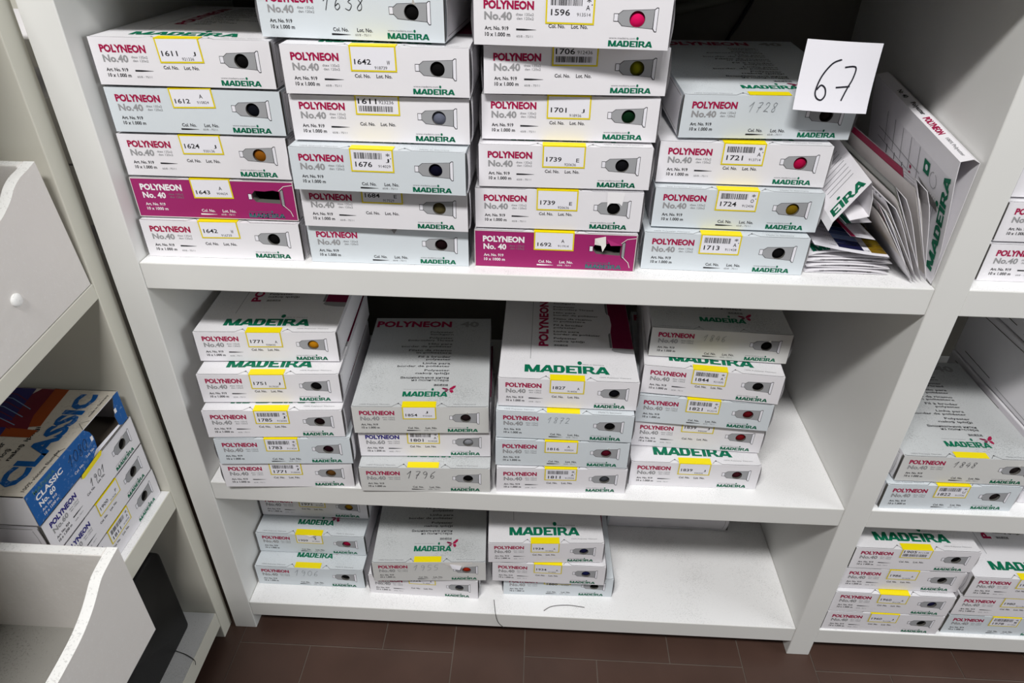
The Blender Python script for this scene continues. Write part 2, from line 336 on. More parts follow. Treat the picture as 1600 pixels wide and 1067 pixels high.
def sticker_mesh(typ, num, let, lot, du=0.0, dv=0.0, tilt=0.0):
    mb = MB(); rnd = random.Random(num+lot); H = {'A': 26, 'T': 26.5, 'C': 25, 'D': 20.5}[typ]+dv
    X = 74.5+du; top = BH+.6
    def F(u, v, o=0.0):
        a = (u-X); b = v-top; return ((X+a-b*tilt)*.001, -.00045-o*.001, (top+b+a*tilt*.35)*.001)
    rect(mb, F, X, top-H, X+50, top, P_YELF); rect(mb, F, X+1.7, top-H+1.7, X+48.3, top-(1.2 if typ != 'D' else .2), P_STK, .08)
    t = lambda s, a, b, c, d, bold=.01: text(mb, F, s, X+a, top-d, X+c, top-b, P_BLACK, bold, .16)
    if typ == 'A':
        t(num, 4.5, 13.2+dv, 22.5, 18.8+dv, .014); t(let, 39.5, 14.4+dv, 43, 18.8+dv); t(lot, 26, 20.2+dv, 39.5, 23.4+dv, 0)
    elif typ == 'T':
        bars(mb, F, X+5, X+37, top-11.2, top-4, rnd, .16)
        t(num, 5.5, 14.5, 25, 20.6, .014); t(let, 41, 10.4, 45, 15); t('*', 41.5, 4, 46, 8); t(lot, 32, 17.6, 46, 20.8, 0)
        rect(mb, F, X+46.4, top-10.6, X+47.4, top-9.4, P_BLACK, .16)
    elif typ == 'C':
        t(num, 4.5, 14.4+dv, 22, 19.6+dv, .014); t(let, 34, 9.6+dv, 38, 14+dv); t(lot, 30, 17+dv, 43.5, 20+dv, 0)
    else:
        t(num, 3.5, 2.4, 24.5, 8.4, .014); t(lot, 27, 4.4, 43.5, 8, 0)
        bars(mb, F, X+4, X+43, top-16.6, top-10.4, rnd, .16)
    T = lambda u, v, o=0.0: f_top(u, v, o+.25)
    rect(mb, T, X-.3, -.8, X+50, 12.5, P_YEL)
    rect(mb, lambda u, v, o=0.0: (u*.001, -.00048, v*.001), X-.2, BH-.6, X+50, BH+.9, P_YEL)
    return mb.mesh('label_sticker')
def tape_mesh(du=0.0):
    mb = MB(); rect(mb, lambda u, v, o=0.0: f_top(u, v, .25), 74.5+du, .6, 123+du, 13, P_YEL); return mb.mesh('yellow_seal')
def hand_mesh(num, dark=False):
    mb = MB(); big = num in ('1906', '1955', '1638', '1796'); handwrite(mb, f_front, num, 90 if num == '1901' else 73 if big else 76, BH-26 if num == '1901' else BH-21 if big else BH-18, 14.5 if big else 10.5, .7 if dark else .5, P_MARK if dark else P_PEN, .25, .82); return mb.mesh('handwritten_number')
def torn_mesh(kind):
    mb = MB(); F = f_front
    if kind == 'up':    # paper pulled up above the window
        poly(mb, F, [(160, 31), (163, 36.2), (174, 36.2), (177.5, 33), (180, 47), (179.5, 49.4), (159, 50.2), (159.4, 44)], P_WHITE, .3)
    elif kind == 'flap':
        v = [f_front(150, 44, .6), f_front(163, 48, 2.5), f_front(164, 37, 5), f_front(160, 29, 7), f_front(158, 36, 4), f_front(150, 36, 1)]
        mb.add(v, [(0, 1, 2), (0, 2, 4), (2, 3, 4), (0, 4, 5)], M_EDGE)
        mb.add([f_front(164, 44, .5), f_front(180, 46, .6), f_front(184, 36, 1.5), f_front(170, 36, 3)], [(0, 1, 2, 3)], M_MAG)
    elif kind == 'wide':
        poly(mb, F, [(124, 50.5), (180, 51), (178, 46), (170, 44), (162, 36), (152, 33), (147, 38), (138, 40), (130, 46)], M_EDGE, .3)
        mb.add([f_front(138, 46, .5), f_front(160, 44, 3), f_front(156, 35, 5), f_front(143, 36, 3)], [(0, 1, 2, 3)], P_STK)
    elif kind == 'nick':
        mb.add([f_front(92, 50, .5), f_front(112, 50.5, .6), f_front(104, 47.5, 2.5), f_front(98, 48.5, 1.5)], [(0, 1, 2, 3)], M_EDGE)
        mb.add([f_front(106, 49, .6), f_front(114, 49, .6), f_front(110, 43, 2)], [(0, 1, 2)], P_GREY)
    elif kind == 'tip':
        mb.add([f_front(169, 37, .4), f_front(173, 36, .4), f_front(171, 43, 3)], [(0, 1, 2)], M_EDGE)
    return mb.mesh('torn_paper')
def thread_box(loc, rz, var, label, group, sticker=None, hand=None, tape=False, thread=(14, 13, 14), torn=None, rx=0, dark=False):
    r = thing('thread_box', loc, rz, label, 'box', group, rx)
    link('carton', carton_mesh(var), r)
    for s in (-1, 1): link('side_flap', flap_mesh(s), r)
    if var != 'M': link('thread_end', spool_mesh(thread), r)
    if sticker: link('label_sticker', sticker_mesh(*sticker), r)
    if hand: link('handwritten_number', hand_mesh(hand, dark), r)
    if tape: link('yellow_seal', tape_mesh(), r)
    if torn: link('torn_paper', torn_mesh(torn), r)
    return r

# ---------------------------------------------------------------- setting: floor and walls
Z1, Z2, Z3, Z0 = .7744, .3851, .0767, 1.1545
TH = .0376; UP = .0408; DEP = .445
M_TILE = mat('brown glazed tile', (78, 58, 50), .38, .4, var=.22, bump=.12, bump_scale=14)
M_GROUT = mat('pale grey grout', (112, 102, 94), .9, .1, var=.3)
mb = MB(); g = .0010
mb.box((-2.0, -3.0, -.05), (3.0, .62, -.0012), M_GROUT)
def tile(x0, y0, x1, y1): mb.box((x0+g, y0+g, -.004), (x1-g, y1-g, 0), M_TILE)
P = .532; q = .133; yb = -.031
for k in range(-4, 6):
    x = k*P
    for j in range(-8, 4):
        y0 = yb+j*q; y1 = y0+q
        if j % 2 == 0: tile(x-.02, y0, x+.248, y1); tile(x+.248, y0, x+.38, y1)
        else: tile(x-.02, y0, x+.113, y1); tile(x+.113, y0, x+.38, y1)
        if j % 2 == 1: tile(x+.38, y0, x+.512, y0+2*q)
o = mb.build('floor'); o['kind'] = 'structure'
mb = MB(); mb.box((-2.0, .5, 0), (3.0, .56, 2.6), M_CREAM); o = mb.build('wall_back'); o['kind'] = 'structure'

# ---------------------------------------------------------------- shelving units
def part_box(name, lo, hi, m, parent, top=None, bev=.0012):
    mb = MB(); mb.box(lo, hi, m, top); return mb.build(name, parent, bev)
u = thing('shelving_unit', (0, 0, 0), 0, 'white laminate shelving unit with thick boards facing the camera', 'shelf')
for x in (-UP, 1.0, 2.0408): part_box('upright', (x, 0, 0), (x+UP, DEP, 1.9), M_LAM, u)
for x0 in (0, 1.0+UP):
    for z in (Z0, Z1, Z2, Z3): part_box('shelf_board', (x0+.0003, .0006, z-TH), (x0+.9997 if x0 == 0 else x0+.9995, DEP, z), M_LAM, u, M_LAMTOP)
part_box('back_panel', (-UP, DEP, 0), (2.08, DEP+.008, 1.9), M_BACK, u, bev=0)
XF = -.0515; LX = -.50
u = thing('shelving_unit', (XF, -.4, 0), 0, 'cream shelving unit on the left standing at a right angle', 'shelf')
def lp(name, lo, hi, m, top=None): 
    o_ = part_box(name, (lo[0]-XF, lo[1]+.4, lo[2]), (hi[0]-XF, hi[1]+.4, hi[2]), m, u, top); return o_
lp('upright', (LX, -.0235, 0), (XF, .0085, 1.155), M_CREAM); lp('upright', (LX, -.88, 0), (XF, -.84, 1.155), M_CREAM)
lp('shelf_board', (LX, -.8397, .349), (XF-.0006, -.0238, .387), M_CREAM, M_LAMTOP)
lp('shelf_board', (LX, -.8397, .036), (XF-.0006, -.0238, .0755), M_CREAM, M_LAMTOP)
lp('shelf_board', (LX, -.8397, 1.12), (XF-.0006, -.0238, 1.155), M_CREAM, M_LAMTOP)
mb = MB(); mb.box((LX-XF, -.80, -.0225), (-.0006, -.0003, 0), M_CREAM, M_LAMTOP)
sb = mb.build('shelf_board', u, .0012); sb.location = (0, .4-.0238, .7555); sb.rotation_euler = (math.radians(5.2), 0, 0)
part_box('back_panel', (LX-XF-.008, -.48, 0), (LX-XF, .4085, 1.155), M_CREAM, u, bev=0)

# ---------------------------------------------------------------- boxes in stacks
BK = (13, 12, 14)
PIT = .053
ORD = {2: ['top of', 'bottom of'], 3: ['top of', 'middle of', 'bottom of'], 4: ['top of', 'second in', 'third in', 'bottom of'],
       5: ['top of', 'second in', 'middle of', 'fourth in', 'bottom of'], 6: ['top of', 'second in', 'third in', 'fourth in', 'fifth in', 'bottom of']}
CN = {'O': 'grimy grey', 'W': 'white', 'B': 'pale blue', 'M': 'magenta', 'S': 'white violet-lettered'}
def st(typ, num, let='', lot='', **k): return (typ, num, let, lot, k.get('du', 0.0), k.get('dv', 0.0), k.get('tilt', 0.0))
def stack(zs, name, group, rows):
    """rows from the top: x, y, yaw, variant, sticker, options, what the window shows"""
    n = len(rows)
    for i, (x, y, yaw, var, sk, opt, win) in enumerate(rows):
        z = zs+.0005+(n-1-i)*PIT+opt.pop('dz', 0)
        no = ('stickered %s' % sk[1]) if sk else ('handwritten %s' % opt['hand']) if opt.get('hand') else opt.pop('plain', 'without sticker')
        lab = '%s thread box %s%s, %s %s' % (CN[var], no, (', '+win) if win else '', ORD[n][i], name)
        thread_box((x, y, z), math.radians(yaw), var, lab, group, sk, **opt)
GU = 'thread boxes stacked on the upper shelf'
stack(Z1, 'leftmost upper-shelf stack', GU, [
    (.007, .026, -.8, 'W', st('A', '1611', 'J', '921336', tilt=.06), {}, 'black window'),
    (.008, .026, -.1, 'B', st('C', '1612', 'A', '910824', dv=-3, tilt=.06), dict(thread=(18, 20, 30)), ''),
    (.0055, .027, -.3, 'W', st('A', '1624', 'J', '930136', dv=-3, tilt=.05), dict(thread=(140, 84, 18)), 'brown window'),
    (.0055, .026, 0, 'M', st('C', '1643', 'A', '904624', tilt=.05), {}, ''),
    (.0055, .020, .1, 'W', st('A', '1642', 'W', '916739', dv=-3, tilt=.05), {}, '')])
stack(Z1, 'second upper-shelf stack', GU, [
    (.200, .033, -4.5, 'B', None, dict(hand='1638', dark=True, torn='tip'), ''),
    (.226, .007, 0, 'W', st('A', '1642', 'W', '918739'), {}, ''),
    (.2245, .014, -.5, 'W', st('D', '1611', '', '923236'), dict(thread=(104, 108, 124)), ''),
    (.221, -.004, -1.5, 'B', st('T', '1676', 'J', '914029', du=-4), dict(thread=(16, 16, 40)), ''),
    (.2205, .012, -1.2, 'W', st('A', '1684', 'E', '917529', dv=-8), dict(thread=(92, 84, 54)), ''),
    (.219, .019, .2, 'B', None, dict(thread=(30, 10, 14), torn='nick'), '')])
stack(Z1, 'third upper-shelf stack', GU, [
    (.433, .015, -3.1, 'W', st('T', '1596', 'A', '913514', dv=2), dict(thread=(226, 20, 96)), 'pink window'),
    (.442, .028, 2.5, 'W', st('D', '1706', '', '912436'), dict(thread=(120, 120, 10)), ''),
    (.4385, .037, .7, 'W', st('A', '1701', 'J', '918936'), dict(thread=(10, 52, 26)), ''),
    (.4355, .024, .6, 'W', st('A', '1739', 'E', '920636'), dict(thread=(20, 21, 26)), ''),
    (.4305, .024, 0, 'W', st('A', '1739', 'E', '920636'), dict(torn='up'), 'torn paper'),
    (.429, .022, -.5, 'M', st('C', '1692', 'A', '911914'), dict(torn='flap'), '')])
stack(Z1, 'upper-shelf stack beside leaning cartons', GU, [
    (.670, .059, 2.4, 'B', None, dict(hand='1728', tape=True, thread=(36, 28, 28), rx=math.radians(4), dz=.001), ''),
    (.650, .056, -1.0, 'W', st('T', '1721', 'A', '913714'), dict(thread=(176, 14, 66)), ''),
    (.6495, .043, -1.2, 'B', st('T', '1724', 'O', '912436'), dict(thread=(122, 98, 16)), ''),
    (.641, .030, -1.3, 'B', st('T', '1713', 'A', '911428', du=-5), {}, '')])
GM = 'thread boxes stacked on the middle shelf'
stack(Z2, 'leftmost middle-shelf stack', GM, [
    (.022, .036, 3.3, 'W', st('A', '1771', 'A', '938430'), dict(thread=(186, 124, 16)), ''),
    (.027, .006, 3.7, 'W', st('A', '1751', 'J', '917030'), {}, ''),
    (.029, -.011, 3.9, 'W', st('T', '1785', 'J', '912030', dv=-1.5), dict(thread=(30, 10, 14)), ''),
    (.035, -.012, 3.8, 'B', st('T', '1783', 'S', '911424', dv=-1.5), dict(thread=(44, 12, 24)), ''),
    (.031, -.008, 3.4, 'W', st('T', '1771', 'J', '918030', dv=-2), dict(thread=(98, 66, 30)), '')])
stack(Z2, 'second middle-shelf stack', GM, [
    (.243, .012, 3.3, 'O', st('C', '1854', 'J', '910324', dv=-1.5), dict(thread=(46, 30, 34), torn='tip'), ''),
    (.245, .019, 2.9, 'S', st('T', '1801', 'A', '910020', dv=-2), dict(thread=(150, 152, 158)), ''),
    (.246, -.004, 2.3, 'O', None, dict(hand='1796', tape=True, dark=True), '')])
stack(Z2, 'third middle-shelf stack', GM, [
    (.459, .026, -.1, 'W', st('A', '1827', 'A', '914436', dv=-2), dict(thread=(16, 16, 22)), ''),
    (.4565, .016, -.3, 'B', None, dict(hand='1872', tape=True), ''),
    (.456, .012, 1.0, 'B', st('C', '1816', 'A', '909924', dv=-2), dict(thread=(88, 16, 34), torn='tip'), ''),
    (.458, .007, 2.2, 'W', st('T', '1811', 'A', '917036', dv=-2), dict(thread=(66, 68, 74)), '')])
stack(Z2, 'rightmost middle-shelf stack', GM, [
    (.681, .093, -2.6, 'O', None, dict(hand='1846', torn='tip'), ''),
    (.673, .071, -5.0, 'W', st('T', '1844', 'A', '921030', du=-3), {}, ''),
    (.669, .066, -3.4, 'B', st('T', '1821', 'A', '912214', dv=-1.5), dict(thread=(96, 14, 22)), ''),
    (.670, .070, -2.1, 'W', st('A', '1839', 'J', '930230', dv=-9), dict(thread=(120, 20, 26)), ''),
    (.668, .034, .5, 'W', st('A', '1839', 'J', '930230', dv=-2), dict(thread=(60, 18, 26)), '')])
GB = 'thread boxes stacked on the bottom shelf'
stack(Z3, 'leftmost bottom-shelf stack', GB, [
    (.0055, .117, 0, 'W', st('T', '1971', 'A', '911020', dv=-1.5), dict(thread=(164, 124, 20)), ''),
    (.0055, .075, .0, 'B', st('C', '1909', 'J', '911924', dv=-1.5), dict(thread=(150, 14, 56), torn='nick'), ''),
    (.0055, .042, .0, 'B', None, dict(hand='1906', tape=True), '')])
stack(Z3, 'second bottom-shelf stack', GB, [
    (.235, .020, 3.5, 'O', None, dict(hand='1955', tape=True, thread=(178, 44, 20), torn='wide'), ''),
    (.220, .034, -.9, 'W', st('A', '1934', 'A', '911836', dv=-8), dict(thread=(52, 52, 60)), '')])
stack(Z3, 'third bottom-shelf stack', GB, [
    (.442, .031, 3.0, 'W', st('A', '1934', 'A', '911836', dv=-2), dict(thread=(24, 26, 60)), ''),
    (.449, .033, .2, 'W', st('A', '1934', 'A', '911836', dv=-2), dict(thread=(26, 30, 78)), ''),
    (.469, .044, 1.3, 'B', st('T', '1880', 'A', '911020', dv=-8), dict(), '')])
GR = 'thread boxes in the right bay'
X2 = 1.0+UP
stack(Z1, 'upper-shelf stack in right bay', GR, [
    (1.075, .045, 0, 'W', None, dict(plain='cut by frame edge'), ''), (1.069, .040, 0, 'W', None, dict(plain='cut by frame edge'), ''),
    (1.064, .030, 0, 'W', None, dict(plain='cut by frame edge'), ''), (1.062, .027, 0, 'W', None, dict(plain='cut by frame edge'), '')])
stack(Z2, 'middle-shelf stack in right bay', GR, [
    (1.063, .014, 0, 'O', None, dict(hand='1848', tape=True, dark=True, thread=(40, 34, 34), torn='tip'), ''),
    (1.053, .007, 1.5, 'B', st('T', '1822', 'U', '917736', dv=-1.5), dict(thread=(44, 34, 34)), '')])
stack(Z3, 'left bottom-shelf stack in right bay', GR, [
    (1.051, .012, .4, 'W', st('D', '1905', '', '911128'), {}, ''),
    (1.0475, .013, .1, 'W', st('A', '1986', 'A', '911036', dv=-2), {}, ''),
    (1.0445, .005, -.5, 'W', st('A', '1960', 'A', '911136', dv=-2), dict(thread=(26, 26, 60)), ''),
    (1.0445, .004, -.2, 'W', st('A', '1960', 'J', '911136', dv=-2), {}, '')])
stack(Z3, 'right bottom-shelf stack in right bay', GR, [
    (1.259, .006, 0, 'W', st('A', '1980', 'E', '911136', dv=-1.5), {}, ''),
    (1.256, .008, 0, 'W', st('A', '1980', 'A', '911136', dv=-1.5), {}, ''),
    (1.257, .008, 0, 'B', st('T', '1978', 'M', '911020', dv=-1.5), {}, '')])
# a box far back on the bottom shelf, long side forward
thread_box((.925, .222, Z3+.0005), PI/2, 'B', 'pale carton pushed to the back of the bottom shelf', GB)
# left unit stack, fronts to the right
GL = 'thread boxes stacked on the left unit'
yl = -.2305
thread_box((-.065, yl, .3876), PI/2, 'S', 'white thread box stickered 1811 at bottom of left-unit stack', GL, st('T', '1811', 'A', '919036', dv=-2, du=4))
thread_box((-.0645, yl-.003, .3876+PIT), PI/2, 'S', 'white thread box stickered 1900 in left-unit stack', GL, st('A', '1900', 'F', '917636', dv=-3, du=8), thread=(20, 16, 18))
thread_box((-.0645, yl-.003, .3876+2*PIT), PI/2, 'S', 'worn thread box handwritten 1901 under the blue-striped box', GL, hand='1901', dark=True, torn='tip')

# blue box with big lettering
r = thing('viscose_thread_box', (-.0635, -.236, .3876+3*PIT), PI/2, 'open white box with blue front edge and large blue diagonal lettering', 'box')
mb = MB(); cw, ch, cdp = .198, .048, .255
M_CAV = mat('brown grey carton inside', (92, 84, 76), .8, .1)
mb.box((0, 0, 0), (cw, cdp, .001), M_CAV); mb.box((0, .001, 0), (.001, cdp, ch), M_WHITE); mb.box((cw-.001, .001, 0), (cw, cdp, ch), M_WHITE); mb.box((0, cdp-.001, 0), (cw, cdp, ch), M_WHITE)
mb.box((0, .0005, ch-.001), (cw, cdp, ch), M_WHITE, mat('grimy cream carton board', (212, 205, 192), .6, .25, speck=.3, speck_col=(120, 112, 100), speck_scale=300, var=.18))
F = lambda u_, v_, o_=0.0: (u_*.001, -.0001-o_*.001, v_*.001)
fr = [(0, 0), (112, 0), (118, 6), (126, 10), (128, 26), (124, 38), (116, 47.9), (0, 47.9)]
poly(mb, F, fr, P_BLU); poly(mb, lambda a, b, c: (a*.001, .0006, b*.001), fr, M_INNER)
fr2 = [(178, 4), (184, 0), (198, 0), (198, 47.9), (186, 47.9), (181, 36), (176, 20)]
poly(mb, F, fr2, P_BLU); poly(mb, lambda a, b, c: (a*.001, .0006, b*.001), fr2, M_INNER)
mb.quad(F(112, 0), F(184, 0), F(180, 3, -3), F(118, 6, -3), P_STK)
text(mb, F, 'MADEIRA', 12, 38, 52, 43.5, P_TEAL, .02, .2)
text(mb, F, 'CLASSIC', 12, 28, 62, 36, P_WHITE, .03, .2); text(mb, F, 'No. 60', 13, 18, 42, 26, P_WHITE, .03, .2)
text(mb, F, 'Art. No. 910', 13, 11, 40, 15, P_WHITE, .01, .2); text(mb, F, '10 x 1500 m', 13, 4.5, 40, 8.5, P_WHITE, .01, .2)
text(mb, F, 'Col. No.', 76, 8, 95, 12, P_WHITE, .01, .2); text(mb, F, 'Lot. No.', 104, 12, 121, 16, P_WHITE, .01, .2)
rect(mb, F, 121, 24, 126, 31, P_WHITE, .3); rect(mb, F, 178, 24, 183, 31, P_WHITE, .3)
handwrite(mb, F, '1080', 74, 22, 15, .7, P_MARK, .3, .66)
T = lambda u_, v_, o_=0.0: (u_*.001, v_*.001, ch+.0003+o_*.001)
text(mb, T, 'CLASSIC', 14, 18, 188, 46, P_BLU, .045)
text(mb, T, '100% viscose filament', 8, 5, 78, 9.5, P_BLACK, .01); text(mb, T, 'made in Germany', 142, 5, 188, 9.5, P_BLACK, .01)
for i, s in enumerate(['nakış ipliği', 'Floş', 'broder', 'Rayonne à', 'ricamo', 'Rayon da']):
    y = 54+[0, 11, 26, 37, 52, 63][i]; text(mb, T, s, 56, y, 56+len(s)*5.2, y+8.5, P_BLACK, .02)
P_F1 = mat('orange feather print', (158, 70, 20), .5, .25, var=.3); P_F2 = mat('plum feather print', (112, 22, 44), .5, .25, var=.4); P_F3 = mat('violet blue feather print', (46, 40, 110), .5, .25, var=.5)
poly(mb, T, [(120, 58), (150, 62), (196, 66), (197, 86), (186, 100), (160, 112), (126, 118), (112, 100)], P_F1, .05)
poly(mb, T, [(112, 70), (140, 80), (196, 86), (196, 104), (150, 128), (110, 130)], P_F2, .1)
poly(mb, T, [(96, 96), (140, 104), (196, 112), (196, 175), (110, 175)], P_F3, .15)
poly(mb, T, [(98, 58), (112, 56), (116, 110), (98, 112)], P_F1, .12); poly(mb, T, [(116, 84), (124, 78), (132, 120), (114, 124)], P_F2, .18)
for k in range(7): stroke(mb, T, [(112+k*8, 92), (128+k*9, 130), (140+k*8, 172)], 1.3, mat('pale blue feather print', (120, 150, 180), .5, .2) if k % 2 else P_F2, .2)
for pts in ([(66, 0), (70, 9), (82, 2)], [(116, 0), (128, 12), (134, 2)]): stroke(mb, T, pts, .7, P_BLACK, .1)
Lf = lambda u_, v_, o_=0.0: (-.0003, (60-u_)*.001+.02, v_*.001)
stroke(mb, Lf, smooth(circ(22, 30, 9, 16)+[(31, 30)], 2), 1.0, P_GREY); text(mb, Lf, '4', 20, 27, 24, 33, P_GREY, .03)
link('carton', mb.mesh('carton'), r)
mb = MB(); poly(mb, F, [(82, -5), (86, -7), (126, -4), (130, 1), (126, 3), (84, 0)], P_YEL, 1.0); link('yellow_seal', mb.mesh('yellow_seal'), r)

# ---------------------------------------------------------------- storage bins with curved sides
def bin_(loc, label, length, width, wh, prof, knob, rx=0):
    """side profile in (distance from back, height); front edge towards -y"""
    r = thing('storage_bin', loc, 0, label, 'bin', 'painted wooden bins on the left unit', rx)
    t = .0125
    for s in (0, 1):
        mb = MB(); x1 = 0 if s == 0 else -(width-t); x0 = x1-t
        pts = [(0, 0)]+[(a, b) for a, b in prof]+[(length, 0)]
        n = len(pts)
        for xx in (x0, x1): mb.add([(xx, -a, b) for a, b in pts], tessellate_polygon([[Vector((a, b, 0)) for a, b in pts]]), M_PAINT)
        for i in range(n):
            j = (i+1) % n; rim = 0 < i < n-2
            mb.quad((x0, -pts[i][0], pts[i][1]), (x1, -pts[i][0], pts[i][1]), (x1, -pts[j][0], pts[j][1]), (x0, -pts[j][0], pts[j][1]), M_RIM if rim else M_PAINT)
        link('side_panel', mb.mesh('side_panel'), r)
    part_box('back_panel', (-(width-t), -t, .0), (-t, 0, wh), M_PAINT, r, M_RIM, .001)
    part_box('bottom_panel', (-(width-t), -length, .004), (-t, -t, .014), M_PAINT, r, M_DUSTY, 0)
    part_box('front_lip', (-(width-t), -length, .014), (-t, -length+t, .05), M_PAINT, r, M_RIM, .001)
    if knob:
        mb = MB(); n = 20; v = []
        for rr, d in ((.0075, 0), (.0075, .002), (.006, .0035), (.003, .0042), (.0002, .0044)): v += [(d, knob[0]+rr*math.cos(2*PI*i/n), knob[1]+rr*math.sin(2*PI*i/n)) for i in range(n)]
        mb.add(v, [(k*n+i, k*n+(i+1) % n, (k+1)*n+(i+1) % n, (k+1)*n+i) for k in range(4) for i in range(n)], M_RIM, True)
        link('screw_cap', mb.mesh('screw_cap'), r)
    return r
prof = smooth([(0, .156), (.016, .154), (.033, .151), (.042, .147), (.052, .140), (.067, .131), (.088, .123), (.109, .119), (.135, .116), (.2, .110), (.26, .10)], 4)
bin_((.041, -.258, .3876), 'white painted bin with curved sides in the lower left foreground', .30, .36, .156, prof, None)
prof2 = smooth([(0, .163), (.014, .160), (.03, .1575), (.044, .152), (.057, .143), (.077, .134), (.088, .132), (.12, .127), (.2, .12), (.26, .11)], 4)
bin_((-.0525, -.0275, .7564), 'white painted bin with round screw cap on upper left shelf', .30, .36, .163, prof2, (-.112, .054), math.radians(5.2))

# black bin on the lowest left shelf
mb = MB(); M_BLK = mat('black plastic', (17, 17, 19), .42, .35)
def rrect(y0, z0, y1, z1, rad, n=6):
    out = []
    for cx, cz, a0 in ((y1-rad, z1-rad, 0), (y0+rad, z1-rad, 90), (y0+rad*.3, z0+rad*.3, 180), (y1-rad*.3, z0+rad*.3, 270)):
        rr = rad if a0 < 180 else rad*.3
        for k in range(n+1):
            a = math.radians(a0+90*k/n); out.append((cx+rr*math.cos(a), cz+rr*math.sin(a)))
    return out
A = rrect(-.40, .076, -.05, .285, .022); Bq = rrect(-.40, .090, -.066, .27, .018)
secs = [(-.20, A), (-.100, A), (-.090, [(a*.985-.002, b) for a, b in A])]
v = []; n = len(A)
for x, sec in secs: v += [(x, a, b) for a, b in sec]
mb.add(v, [(k*n+i, k*n+(i+1) % n, (k+1)*n+(i+1) % n, (k+1)*n+i) for k in range(len(secs)-1) for i in range(n)]+[tuple(range(n))[::-1], tuple(range(2*n, 3*n))], M_BLK, True)
o = mb.build('document_case'); tag(o, 'black plastic case standing on the lowest left shelf', 'case')

# ---------------------------------------------------------------- cartons leaning in the corner
def sleeve(mb, prof, y0, y1, m, thick=.0007, closed=True, skew=(0, 0)):
    n = len(prof); cx = sum(p[0] for p in prof)/n; cz = sum(p[1] for p in prof)/n
    inn = []
    for i in range(n):
        a = prof[i-1 if closed or i else i]; b = prof[(i+1) % n if closed else min(i+1, n-1)]
        dx, dz = b[0]-a[0], b[1]-a[1]; l = math.hypot(dx, dz) or 1
        inn.append((prof[i][0]-dz/l*thick, prof[i][1]+dx/l*thick))
    v = []
    for ring, y, k in ((prof, y0, 0), (inn, y0, 0), (inn, y1, 1), (prof, y1, 1)): v += [(a+skew[0]*k, y, b+skew[1]*k) for a, b in ring]
    rng = range(n if closed else n-1); fs = []
    for r0, r1 in ((0, 1), (1, 2), (2, 3), (3, 0)):
        for i in rng: fs.append((r0*n+i, r0*n+(i+1) % n, r1*n+(i+1) % n, r1*n+i))
    mb.add(v, fs, m)
GF = 'flattened cartons in the right corner of the upper shelf'
Y0 = .008
# big open carton against the side wall
mb = MB(); big = [(.9975, .777), (.9975, .930), (.989, .9345), (.975, .931), (.978, .906), (.985, .868), (.993, .820)]; SKB = (-.002, .040)
sleeve(mb, big, Y0, .262, M_WHITE, skew=SKB)
pa, pb = Vector((big[3][0], big[3][1])), Vector((big[0][0], big[0][1]))
def on_left(u_, v_, o_=0.0):   # u up along the left wall (mm from the bottom), v back from the front edge
    L = 154.0; t_ = u_/L
    seq = [big[0], big[6], big[5], big[4], big[3]]; zz = [p[1] for p in seq]; z = zz[0]+(zz[-1]-zz[0])*t_
    for i in range(4):
        if zz[i] <= z <= zz[i+1] or i == 3:
            k = (z-zz[i])/(zz[i+1]-zz[i]); x = seq[i][0]+(seq[i+1][0]-seq[i][0])*k; break
    f = v_/254
    return (x-.0006-o_*.001+SKB[0]*f, Y0+v_*.001, z+SKB[1]*f)
R_ = lambda a, b, c=0.0: on_left(a, 8+b, c)
wordmark(mb, R_, 12, 0, 130, 15, P_GREEN)
for k in range(9): stroke(mb, on_left, [(30+k*.5, 36+k*5), (92, 36+k*5)], .8, P_LGREY)
rect(mb, on_left, 106, 60, 122, 76, P_GREEN, .1); poly(mb, on_left, circ(114, 68, 3.6, 14), P_STK, .2)
stroke(mb, on_left, circ(108, 48, 9, 16), .8, P_GREY)
for v_ in (92, 118, 144, 170, 196): stroke(mb, on_left, [(88, v_), (128, v_)], .8, P_BLACK); stroke(mb, on_left, [(70, v_-9), (88, v_-9)], 1.6, P_BLACK)
stroke(mb, on_left, [(98, 84), (98, 220)], .8, P_LGREY); stroke(mb, on_left, [(86, 20), (86, 220)], .8, P_LGREY)
for k in range(2): rect(mb, on_left, 92-k*8, 108, 96-k*8, 113, P_RED, .1)
tp = lambda u_, v_, o_=0.0: (big[3][0]+(big[2][0]-big[3][0])*(v_/14)+SKB[0]*u_/254, Y0+u_*.001, big[3][1]+(big[2][1]-big[3][1])*(v_/14)+.0006+SKB[1]*u_/254)
tq = lambda a, b, c=0.0: tp(250-a, b, c)
text(mb, tq, 'Polyester', 96, 4, 132, 11, P_BLACK, .02); text(mb, tq, 'POLYNEON', 140, 3, 186, 11, P_RED, .04); text(mb, tq, 'Nr. 40', 56, 4, 80, 10, P_BLACK, .02); text(mb, tq, '100% Polyester', 196, 5, 240, 10, P_LGREY)
mb.quad((.978, Y0+.02, .874), (.992, Y0+.03, .852), (.994, Y0+.09, .858), (.984, Y0+.09, .885), M_INNER)
o = mb.build('open_carton'); tag(o, 'open-ended white carton leaning on the side wall, green lettering along its edge', 'carton', GF)
def lens(top, bot, w, n=7, side=1):
    """closed outline of a flattened sleeve between two folds: near panel straight, far panel bowed by w to the right"""
    tx, tz = top; bx, bz = bot; L = math.hypot(bx-tx, bz-tz); nx, nz = -(bz-tz)/L, (bx-tx)/L
    if nx < 0: nx, nz = -nx, -nz
    bow = lambda t: w*1.25*math.sin(PI*t**.6)*(1-t)**.5
    a = [(tx+(bx-tx)*k/n, tz+(bz-tz)*k/n) for k in range(n+1)]
    b = [(tx+(bx-tx)*k/n+nx*bow(k/n), tz+(bz-tz)*k/n+nz*bow(k/n)) for k in range(n-1, 0, -1)]
    return a+b
